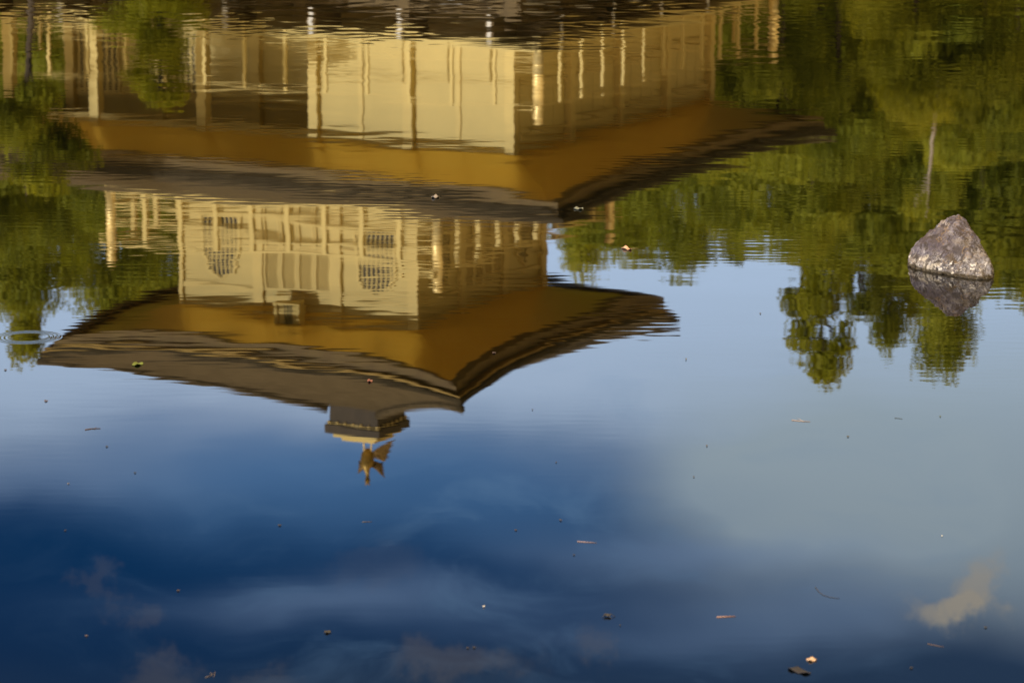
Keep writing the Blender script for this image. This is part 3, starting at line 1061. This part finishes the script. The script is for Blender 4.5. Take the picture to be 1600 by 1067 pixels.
T = [
    # in front of the pavilion
    ('pine', 0, 250, 168, 69.6, 1.5, 'small drooping pine on an islet before the left of the pavilion'),
    ('high', 0, 55, 352, 66.5, 0.95, 'high-crowned pine hiding the left end of the lower roof'),
    ('round', 1, 800 - 17.5 / 60.5 * F_PX, 835, 60.5, 0.85, 'added leafy tree out of view on the left bank, shading the open porch'),  # this one and the next added out of view to shade the porch
    ('round', 0, 800 - 21.5 / 62.5 * F_PX, 835, 62.5, 1.2, 'added leafy tree out of view farther out on the left bank, shading the porch'),
    # right bank, tall ones against the sky
    ('pine', 1, 1284, 594, 104, 0.74, 'tallest pine right of the pavilion, its tip standing alone against the sky'),
    ('slim', 0, 1388, 570, 107, 0.42, 'thin see-through tree between the two tall trees at the right'),
    ('round', 1, 1483, 602, 103, 0.44, 'tall round-topped tree whose reflection lies below the rock'),
    ('slim', 1, 1428, 520, 108, 0.6, 'slim tree just left of the round-topped tree'),
    ('pine', 2, 1250, 500, 109, 0.8, 'pine half hidden behind the tallest pine'),
    ('pine', 0, 1340, 500, 110, 0.8, 'pine at the right shoulder of the tallest pine'),
    ('round', 2, 1575, 470, 108, 0.8, 'dark tree at the right edge of the pond view'),
    ('slim', 1, 1604, 492, 112, 0.6, 'slim tree top at the far right edge'),
    ('bare', 0, 1458, 360, 88, 0.75, 'tree with a bare pale trunk above the rock'),
    ('round', 0, 1432, 196, 85.0, 1.0, 'low bush covering the foot of the pale trunk'),
    ('round', 2, 1530, 215, 85.5, 1.0, 'low bush on the shore right of the pale trunk'),
    # wall of trees right
    ('round', 0, 905, 438, 112, 0.5, 'tree beside the right edge of the upper balcony'),
    ('slim', 0, 945, 400, 106, 0.8, 'tree behind the white balcony corner post'),
    ('round', 1, 1000, 418, 108, 0.8, 'light green tree right of the lower roof corner'),
    ('round', 2, 1075, 428, 104, 0.9, 'sunlit olive tree in the middle of the right bank'),
    ('slim', 1, 1150, 425, 110, 0.7, 'tree with a ragged top left of the tall pine'),
    ('round', 0, 1170, 400, 101, 0.9, 'broad tree below the ragged top'),
    ('round', 1, 1260, 405, 99, 1.0, 'broad bright crown under the tallest pine'),
    ('round', 2, 1350, 420, 100, 0.9, 'broad crown left of the pale trunk'),
    ('round', 0, 1440, 440, 101, 0.9, 'dark crown behind the pale trunk'),
    ('round', 1, 1530, 430, 99, 1.0, 'dark crown right of the pale trunk'),
    ('round', 2, 1620, 420, 100, 1.0, 'dark crown at the right end of the bank'),
    ('round', 0, 1010, 300, 94, 0.8, 'low bushy tree right of the pavilion balcony'),
    ('round', 1, 1110, 290, 91, 0.8, 'low bushy tree at the far balcony corner'),
    ('round', 2, 1215, 255, 90, 0.9, 'yellow-green bushy tree on the right shore'),
    ('round', 0, 1310, 285, 92, 0.9, 'bushy shore tree under the tallest pine'),
    ('round', 1, 1400, 235, 93, 0.9, 'bushy shore tree left of the pale trunk'),
    ('round', 2, 1500, 280, 94, 0.9, 'bushy shore tree beside the pale trunk'),
    ('round', 0, 1590, 250, 90, 1.0, 'bushy shore tree at the right edge'),
    # left bank
    ('pine', 1, 42, 562, 106, 0.55, 'pine top by the left tip of the upper roof'),
    ('round', 1, 20, 505, 101, 0.7, 'tree at the left edge of the pond view'),
    ('slim', 0, 105, 470, 108, 0.8, 'thin crown with sky gaps left of the balcony'),
    ('round', 2, 185, 505, 104, 0.7, 'tree seen through the left balcony railing'),
    ('round', 0, 255, 500, 108, 0.7, 'tree close behind the upper storey'),
    ('round', 1, 80, 400, 97, 0.9, 'leafy tree behind the lower roof at the left'),
    ('round', 2, -20, 400, 95, 0.9, 'leafy tree at the far left shore'),
    ('round', 0, 190, 380, 95, 0.8, 'leafy tree behind the left end of the lower roof'),
    ('round', 1, 60, 230, 88, 0.9, 'low dark tree seen through the open porch'),
    ('round', 2, 700, 330, 112, 0.9, 'tree hidden behind the pavilion'),
    ('round', 1, 820, 372, 114, 0.7, 'tree behind the shaded side of the upper storey'),
]
T += [(k, i, 800 + (x / Y) * F_PX, yt, Y, 1.3, lab, 'added unseen trees right of the pavilion') for i, (k, x, Y, yt, lab) in enumerate([  # unseen trees added to darken the ambient light on the right wall
    ('round', 19.0, 60.0, 300, 'added unseen leafy tree on the right bank nearest the viewer'), ('round', 20.5, 66.0, 420, 'added unseen leafy tree second along the right bank'),
    ('round', 18.5, 73.0, 430, 'added unseen leafy tree third along the right bank'), ('round', 21.0, 80.0, 430, 'added unseen leafy tree at the inner corner of the right bank'),
    ('round', 25.5, 69.0, 560, 'added unseen tall leafy tree behind the right bank'), ('round', 26.0, 77.0, 540, 'added unseen tall leafy tree behind the inner corner of the right bank')])]
for a in T:
    place_tree(*a)

# ------------------------------------------------------------------ rock in the pond
RX = water_pt(1484, 428)[0]
RY0 = 16.42


def rk(pxx, y_abs, z):
    return Vector(((pxx - 800) / F_PX * math.sqrt(y_abs ** 2 + 9) * 1.0 - RX, y_abs - RY0, z))


ctrl = [
    rk(1416, 16.60, -0.02), rk(1421, 16.57, 0.03), rk(1424, 16.60, 0.066), rk(1435, 16.60, 0.125), rk(1448, 16.60, 0.165), rk(1460, 16.60, 0.203), rk(1482, 16.60, 0.232),
    rk(1493, 16.60, 0.238), rk(1499, 16.62, 0.236), rk(1504, 16.60, 0.218), rk(1513, 16.52, 0.188), rk(1530, 16.45, 0.146), rk(1545, 16.35, 0.082), rk(1551, 16.30, 0.04), rk(1552, 16.28, 0.0), rk(1550, 16.28, -0.03),
    rk(1446, 16.47, 0.0), rk(1446, 16.47, -0.05), rk(1500, 16.315, 0.0), rk(1500, 16.31, -0.05), rk(1530, 16.26, 0.0), rk(1530, 16.255, -0.04), rk(1470, 16.40, 0.03), rk(1505, 16.40, 0.11), rk(1475, 16.50, 0.13), rk(1490, 16.56, 0.2),
    rk(1420, 16.80, 0.0), rk(1440, 16.90, -0.03), rk(1475, 16.95, 0.02), rk(1520, 16.80, 0.05), rk(1548, 16.60, 0.0), rk(1545, 16.5, 0.04), rk(1480, 16.75, 0.17), rk(1510, 16.7, 0.14), rk(1470, 16.6, -0.12), rk(1520, 16.5, -0.12),
]
bm = bmesh.new()
for p in ctrl:
    bm.verts.new(p)
bmesh.ops.convex_hull(bm, input=bm.verts[:])
loose = [v for v in bm.verts if not v.link_faces]
bmesh.ops.delete(bm, geom=loose, context='VERTS')
for it in range(6):
    bmesh.ops.subdivide_edges(bm, edges=[e for e in bm.edges if e.calc_length() > 0.005], cuts=1, use_grid_fill=True)
    bmesh.ops.triangulate(bm, faces=bm.faces)
    if it < 3:
        bmesh.ops.smooth_vert(bm, verts=bm.verts, factor=0.14, use_axis_x=True, use_axis_y=True, use_axis_z=True)
bm.normal_update()
for v in bm.verts:
    p = v.co
    rid = 1 - abs(noise.noise(Vector((p.x * 16, p.y * 16, p.z * 9)) + Vector((2, 7, 1)))) * 2.2
    d = 0.010 * noise.noise(p * 13) + 0.006 * rid + 0.006 * noise.noise(p * 38 + Vector((3, 1, 2))) + 0.005 * noise.noise(p * 85) - 0.004
    lowm = max(0.0, 1 - p.z / 0.09)
    cell = noise.cell(p * 55) if False else noise.noise(p * 60 + Vector((9, 2, 5)))
    v.co = p + v.normal * (d + lowm * 0.007 * cell)
rme = bpy.data.meshes.new('pond_rock')
bm.to_mesh(rme)
bm.free()
rme.polygons.foreach_set('use_smooth', [True] * len(rme.polygons))


def rock_mat(t, b):
    co = t.n('ShaderNodeTexCoord').outputs['Object']
    sp = t.n('ShaderNodeSeparateXYZ')
    t.link(co, sp.inputs[0])
    wob = t.vmath('ADD', co, t.vmath('MULTIPLY', t.vmath('SUBTRACT', t.noise(co, 14, 4, 0.65, color=True), (0.5, 0.5, 0.5)), (0.13, 0.13, 0.13)))
    flow = t.vmath('ADD', t.vmath('MULTIPLY', co, (1, 1, 0.55)), t.vmath('MULTIPLY', t.vmath('SUBTRACT', t.noise(co, 9, 3, 0.6, color=True), (0.5, 0.5, 0.5)), (0.09, 0.09, 0.09)))
    base = t.ramp(t.noise(flow, 22, 8, 0.68, 0.8), [(0.30, (0.032, 0.023, 0.028)), (0.43, (0.072, 0.064, 0.095)), (0.55, (0.155, 0.145, 0.195)), (0.72, (0.31, 0.305, 0.36))])
    pale = t.ramp(t.noise(flow, 46, 7, 0.68), [(0.32, (0.06, 0.05, 0.052)), (0.44, (0.095, 0.092, 0.115)), (0.57, (0.21, 0.208, 0.25)), (0.70, (0.43, 0.435, 0.49))])
    hz = t.math('ADD', sp.outputs[2], t.math('MULTIPLY', t.math('SUBTRACT', t.noise(co, 11, 5, 0.65), 0.5), 0.30))
    hz = t.math('SUBTRACT', hz, t.math('MULTIPLY', sp.outputs[0], 0.30))
    c = t.mix(t.math('SUBTRACT', 1.0, smooth(t, hz, 0.03, 0.11)), base, pale)

    def spot(x, z, sx, sz, amp):
        l = t.vmath('LENGTH', t.vmath('MULTIPLY', t.vmath('SUBTRACT', wob, (x, 0, z)), (1 / sx, 0, 1 / sz)))
        return t.math('MULTIPLY', t.math('SUBTRACT', 1.0, smooth(t, l, 0.55, 1.15)), amp)
    c = t.mix(spot(-0.045, 0.125, 0.085, 0.055, 0.55), c, (0.060, 0.046, 0.060, 1))
    c = t.mix(spot(0.115, 0.055, 0.075, 0.075, 0.45), c, (0.25, 0.24, 0.27, 1))
    c = t.mix(spot(0.030, 0.105, 0.030, 0.022, 0.8), c, (0.050, 0.042, 0.048, 1))
    c = t.mix(spot(0.005, 0.062, 0.020, 0.034, 0.75), c, (0.060, 0.040, 0.022, 1))
    c = t.mix(spot(0.055, 0.140, 0.045, 0.020, 0.55), c, (0.20, 0.175, 0.16, 1))
    c = t.mix(spot(-0.14, 0.060, 0.022, 0.022, 0.7), c, (0.055, 0.045, 0.045, 1))
    c = t.mix(spot(-0.085, 0.030, 0.035, 0.022, 0.8), c, (0.46, 0.43, 0.40, 1))
    c = t.mix(spot(-0.135, 0.030, 0.035, 0.028, 0.5), c, (0.38, 0.35, 0.34, 1))
    c = t.mix(spot(0.055, 0.195, 0.012, 0.035, 0.75), c, (0.05, 0.033, 0.03, 1))
    c = t.mix(spot(-0.005, 0.190, 0.030, 0.018, 0.5), c, (0.38, 0.34, 0.33, 1))
    dk = smooth(t, t.noise(flow, 30, 7, 0.75, 0.6), 0.53, 0.58)
    crk = t.math('SUBTRACT', 1.0, smooth(t, t.math('ABSOLUTE', t.math('SUBTRACT', t.noise(t.vmath('ADD', wob, (2, 5, 3)), 9, 3, 0.5), 0.5)), 0.004, 0.022))
    c = t.mix(t.math('MULTIPLY', crk, 0.75), c, (0.04, 0.032, 0.032, 1))
    c = t.mix(t.math('MULTIPLY', dk, 0.85), c, (0.035, 0.027, 0.028, 1))
    oc = t.math('MULTIPLY', smooth(t, t.noise(t.vmath('ADD', co, (4, 2, 7)), 13, 4, 0.65), 0.53, 0.61), smooth(t, t.noise(co, 85, 4, 0.65), 0.47, 0.55))
    c = t.mix(t.math('MULTIPLY', oc, 0.28), c, (0.36, 0.24, 0.11, 1))
    bl = t.math('MULTIPLY', smooth(t, t.noise(t.vmath('ADD', co, (1, 8, 3)), 55, 3, 0.6), 0.55, 0.60), t.math('SUBTRACT', 1.0, smooth(t, sp.outputs[2], 0.03, 0.11)))
    bl = t.math('MULTIPLY', bl, smooth(t, t.noise(t.vmath('ADD', co, (7, 3, 1)), 16, 3, 0.6), 0.40, 0.60))
    c = t.mix(t.math('MULTIPLY', bl, 0.85), c, (0.72, 0.71, 0.73, 1))
    wet = t.math('SUBTRACT', 1.0, smooth(t, t.math('ADD', sp.outputs[2], t.math('MULTIPLY', t.math('SUBTRACT', t.noise(co, 45, 3, 0.6), 0.5), 0.022)), 0.009, 0.019))
    c = t.mix(t.math('MULTIPLY', wet, 0.93), c, (0.022, 0.015, 0.006, 1))
    t.link(c, b.inputs['Base Color'])
    t.link(t.math('SUBTRACT', 0.85, t.math('MULTIPLY', wet, 0.6)), b.inputs['Roughness'])
    bp = t.n('ShaderNodeBump')
    bp.inputs['Distance'].default_value = 0.012
    bp.inputs['Strength'].default_value = 1.0
    t.link(t.noise(flow, 60, 7, 0.7), bp.inputs['Height'])
    t.link(bp.outputs[0], b.inputs['Normal'])


rme.materials.append(mat('lichened_rock', rock_mat))
rock = link('rock', rme)
rock.location = (RX, RY0, 0)
tag(rock, 'pointed purple grey rock with pale lichen rising out of the pond', 'rock')

# ------------------------------------------------------------------ things floating on the pond


def flat_col(name, c, rough=0.6, var=0.25):
    return simple(name, tuple(x * (1 - var) for x in c), tuple(min(1, x * (1 + var)) for x in c), 60, rough)


FC = {}


def fcol(c):
    if c not in FC:
        FC[c] = flat_col('floating_' + str(len(FC)), c)
    return FC[c]


def leaf_obj(x, y, wpx, hpx, col, label, name='floating_leaf', cat='leaf', slant=0.0, curl=0.25, stem=None, seed=0, group='leaves and specks floating on the pond'):
    """an ovate curled leaf lying on the water, spanning wpx by hpx of the photograph"""
    q = random.Random(seed + int(x * 7 + y))
    X, Y = water_pt(x, y)
    x2, _ = water_pt(x + 1, y)
    _, y2 = water_pt(x, y + 1)
    mx, my = abs(x2 - X), abs(y2 - Y)
    if wpx < 9:
        wpx, hpx = wpx * 0.72, hpx * 0.6
    L, W = wpx * mx, max(hpx * my, 0.003)
    n, k = 12, 5
    V, Fc = [], []
    for side in (0, 1):
        for i in range(n + 1):
            s = i / n
            prof = math.sin(math.pi * min(1, s * 0.97 + 0.015)) ** 0.75 * (1 - 0.25 * s)
            for j in range(k):
                u_ = -1 + 2 * j / (k - 1)
                wob = 1 + 0.14 * math.sin(i * 1.9 + seed) * abs(u_)
                px_ = (s - 0.5) * L
                py_ = u_ * W / 2 * prof * wob + slant * W * (s - 0.5)
                z = 0.0012 + curl * W * 0.35 * u_ * u_ * prof + curl * 0.12 * L * (2 * s - 1) ** 2 + 0.06 * W * math.sin(s * 9 + seed) * u_
                z = max(z, 0.0009)
                V.append((px_, py_, z + (0.0012 if side == 0 else 0.0)))
    m = (n + 1) * k
    for i in range(n):
        for j in range(k - 1):
            a = i * k + j
            Fc.append((a, a + 1, a + k + 1, a + k))
            Fc.append((m + a, m + a + k, m + a + k + 1, m + a + 1))
    for i in range(n):
        for j in (0, k - 1):
            a = i * k + j
            Fc.append((a, a + k, m + a + k, m + a) if j == 0 else (a + k, a, m + a, m + a + k))
    for i in (0, n):
        for j in range(k - 1):
            a = i * k + j
            Fc.append((a, m + a, m + a + 1, a + 1) if i == 0 else (a + 1, m + a + 1, m + a, a))
    mb = MB().add(V, Fc)
    o = mb.build(name, fcol(col), None, True)
    o.location = (X, Y, 0)
    o.rotation_euler = (0, 0, q.uniform(-0.12, 0.12) if hpx > 2 else 0)
    tag(o, label, cat, group)
    if stem:
        sm = MB().tube([(L * 0.48, 0, 0.002), (L * 0.48 + stem * mx * .5, 0.004, 0.003), (L * 0.48 + stem * mx, 0.002, 0.002)], [0.0014, 0.0011, 0.0008], 6)
        sm.build('stalk', fcol((0.22, 0.17, 0.10)), o, True)
    return o


def twig_obj(pts, rpx, col, label, forks=(), name='floating_twig', cat='twig'):
    P = [water_pt(*p) for p in pts]
    ox, oy = P[0]
    mx = abs(water_pt(pts[0][0] + 1, pts[0][1])[0] - ox)
    r = rpx * mx * 0.75
    mb = MB()
    pp = [(a - ox, b - oy, r * 0.7) for a, b in P]
    mb.tube(pp, [r * (1 - 0.5 * i / max(1, len(pp) - 1)) for i in range(len(pp))], 7)
    for fk in forks:
        Q = [water_pt(*p) for p in fk]
        mb.tube([(a - ox, b - oy, r * 0.8 + 0.002 * i) for i, (a, b) in enumerate(Q)], [r * .7, r * .35], 6)
    o = mb.build(name, fcol(col), None, True)
    o.location = (ox, oy, 0)
    return tag(o, label, cat, 'twigs floating on the pond')


BLK = (0.030, 0.030, 0.034)
BRN = (0.06, 0.042, 0.028)
leaf_obj(1268, 1031, 16, 6, (0.58, 0.42, 0.33), 'pale peach leaf floating in the lower right corner', curl=0.15, seed=2)
leaf_obj(1249, 1048.5, 36, 8, (0.006, 0.008, 0.024), 'long curled navy black leaf floating just below the pale peach leaf', slant=-0.9, curl=0.10, seed=4)
leaf_obj(512, 988, 11, 3.6, BLK, 'black lens-shaped leaf floating on dark blue reflected sky', seed=1)
leaf_obj(756, 948, 4.5, 2.6, (0.85, 0.84, 0.80), 'tiny white petal floating in the middle of the reflected cloud', 'floating_petal', 'petal', curl=.5)
leaf_obj(979, 389.5, 14, 4.5, (0.60, 0.38, 0.30), 'pinkish leaf with a thin stalk floating on the green tree reflection', slant=-0.5, stem=12, seed=3)
leaf_obj(215, 570, 17, 4.5, (0.12, 0.17, 0.03), 'bright green leaf floating on the grey roof reflection', slant=0.3, seed=6)
leaf_obj(680, 309, 13, 4, (0.24, 0.22, 0.24), 'pale lilac leaf floating on the lower roof reflection', seed=9)
leaf_obj(904, 327, 15, 3, (0.17, 0.20, 0.20), 'pale blue-green leaf floating at the dark roof corner reflection', seed=5)
leaf_obj(578, 596, 9, 3.6, (0.20, 0.075, 0.065), 'small reddish leaf floating beside the gilt eave reflection', slant=-0.3)
leaf_obj(772, 552, 8, 3.2, (0.05, 0.03, 0.04), 'small dark leaf floating on the golden eave corner reflection')
leaf_obj(1540, 980.5, 7, 2.4, BLK, 'small dark leaf floating below the bright torn cloud')
leaf_obj(1424, 1043.8, 7, 2.6, BLK, 'small black leaf floating near the bottom edge right of the peach leaf', slant=0.4)
leaf_obj(167, 698, 5.5, 2.2, BLK, 'small dark fleck floating just below the brown twig')
leaf_obj(211, 739, 5, 2.0, BLK, 'small dark fleck floating on blue water left of the phoenix reflection')
leaf_obj(72, 627, 8, 2.6, (0.10, 0.055, 0.045), 'brown fleck floating below the left tip of the roof reflection')
leaf_obj(806, 828.5, 5.5, 2.0, BRN, 'brown fleck floating left of a darker twin on mid blue water')
leaf_obj(876, 813, 5.5, 3.0, (0.05, 0.05, 0.07), 'dark fleck floating above the pale pink twig', slant=-0.7)
leaf_obj(897, 867.3, 4.5, 2.0, BLK, 'dark fleck floating below the pale pink twig')
leaf_obj(1104.5, 697, 3, 3.0, (0.10, 0.06, 0.02), 'brown round speck floating on pale reflected sky', 'floating_seed', 'seed')
leaf_obj(1325, 682.5, 5.5, 2.0, (0.07, 0.06, 0.03), 'olive fleck floating on the grey sky right of centre')
leaf_obj(1072, 562, 2.5, 4.0, (0.16, 0.16, 0.15), 'grey speck floating right of the roof tip reflection')
leaf_obj(278.5, 923, 6, 3, BRN, 'brown fleck floating in the dark blue lower left')
leaf_obj(102, 829, 4.5, 2, BLK, 'black fleck floating in the deep blue at the left edge')
leaf_obj(8.5, 578.5, 6, 2.2, BRN, 'brown fleck floating at the left edge under the ripple rings')
leaf_obj(1469, 651, 3.2, 2, (0.08, 0.10, 0.03), 'green speck floating under the round-topped tree reflection')
leaf_obj(1472, 837.5, 2.6, 2, (0.75, 0.73, 0.70), 'tiny white speck floating in the grey sky reflection at the right', 'floating_seed', 'seed')
leaf_obj(731, 1012.5, 6, 2.2, BLK, 'left fleck of a dark pair floating on the brown cloud reflection')
leaf_obj(741, 1012, 6.5, 2.4, BLK, 'right fleck of a dark pair floating on the brown cloud reflection')
leaf_obj(107, 756, 5, 1.6, (0.16, 0.15, 0.16), 'pale pinkish fleck floating on blue water at the left')
leaf_obj(969, 977.3, 3.5, 1.8, BLK, 'dark speck floating just below the insect')
leaf_obj(437, 821, 8, 2.4, BLK, 'dark fleck floating under the phoenix reflection, left of it')
leaf_obj(135, 993.5, 6, 2.2, (0.14, 0.11, 0.10), 'grey-brown fleck floating near the lower left corner')
leaf_obj(869, 722.8, 3.2, 1.8, BRN, 'brown speck floating at the edge of the dark cloud reflection')
leaf_obj(1084, 745.5, 3, 2, BRN, 'brown speck floating on the slate cloud reflection')
leaf_obj(832, 640.5, 3, 1.6, BLK, 'dark speck floating right of the upper roof corner reflection')
leaf_obj(1188, 490.5, 3.4, 2, BRN, 'brown speck floating between the roof tip and the pine reflection')

twig_obj([(902, 846), (917, 847), (932, 848)], 1.0, (0.24, 0.18, 0.20), 'pale pink straight twig floating on soft blue cloud')
twig_obj([(1120, 964), (1134, 963.4), (1149, 962.8)], 1.2, (0.36, 0.21, 0.165), 'peach coloured straight twig floating right of the insect')
twig_obj([(1237, 656.5), (1250, 658), (1266, 659)], 0.9, (0.30, 0.25, 0.25), 'pinkish forked twig floating left of the pine tip reflection', forks=[[(1256, 659), (1246, 654.5)]])
twig_obj([(1274, 917), (1279, 924), (1286, 929.5), (1297, 933), (1312, 935)], 0.8, (0.035, 0.045, 0.085), 'curved blue-grey blade of grass floating left of the torn cloud', name='floating_grass_blade', cat='grass blade')
twig_obj([(133, 671.5), (143, 670), (157, 669.5)], 1.0, (0.09, 0.06, 0.055), 'brown broken twig floating below the left roof reflection', forks=[[(147, 670.5), (151, 668.5)]])
twig_obj([(1449, 1005.5), (1461, 1008), (1475, 1010.5)], 0.8, (0.11, 0.075, 0.07), 'thin brown slanting twig floating near the lower right corner')
twig_obj([(321, 1058), (328, 1056), (334, 1051)], 0.9, (0.20, 0.17, 0.16), 'pale branched sprig floating at the bottom edge on the left', forks=[[(329, 1051), (332, 1056)], [(336, 1050), (334, 1058)]])
twig_obj([(566, 815.5), (573, 815), (581, 815)], 0.7, (0.10, 0.085, 0.09), 'short thin twig floating straight below the phoenix head reflection')
twig_obj([(1398, 653), (1404, 653.6), (1410, 654.5)], 0.7, (0.06, 0.09, 0.13), 'tiny blue-grey twig floating under the thin tree reflection')

# insect resting on the surface film
bx, by = water_pt(950, 963)
mxp = abs(water_pt(951, 963)[0] - bx)
ins = MB()
ins.ball((0, 0, 0.005), (4.2 * mxp, 0.010, 0.0035), 10, 6)
ins.ball((-4.6 * mxp, 0.004, 0.005), (1.7 * mxp, 0.005, 0.003), 8, 5)
io = ins.build('water_insect', fcol(BLK), None, True)
io.location = (bx, by, 0)
tag(io, 'small dark insect with spread legs resting on the water surface', 'insect')
for q in ([(0, 0, .005), (4 * mxp, .004, .008), (11.5 * mxp, -.002, .0006)], [(0, 0, .005), (-5 * mxp, -.006, .008), (-9.5 * mxp, -.012, .0006)],
          [(0, 0, .005), (2.5 * mxp, -.010, .007), (4.5 * mxp, -.020, .0006)], [(0, 0, .005), (-3 * mxp, .010, .007), (-6 * mxp, .018, .0006)]):
    MB().tube(q, [0.0012, 0.001, 0.0007], 6).build('leg', fcol(BLK), io, True)
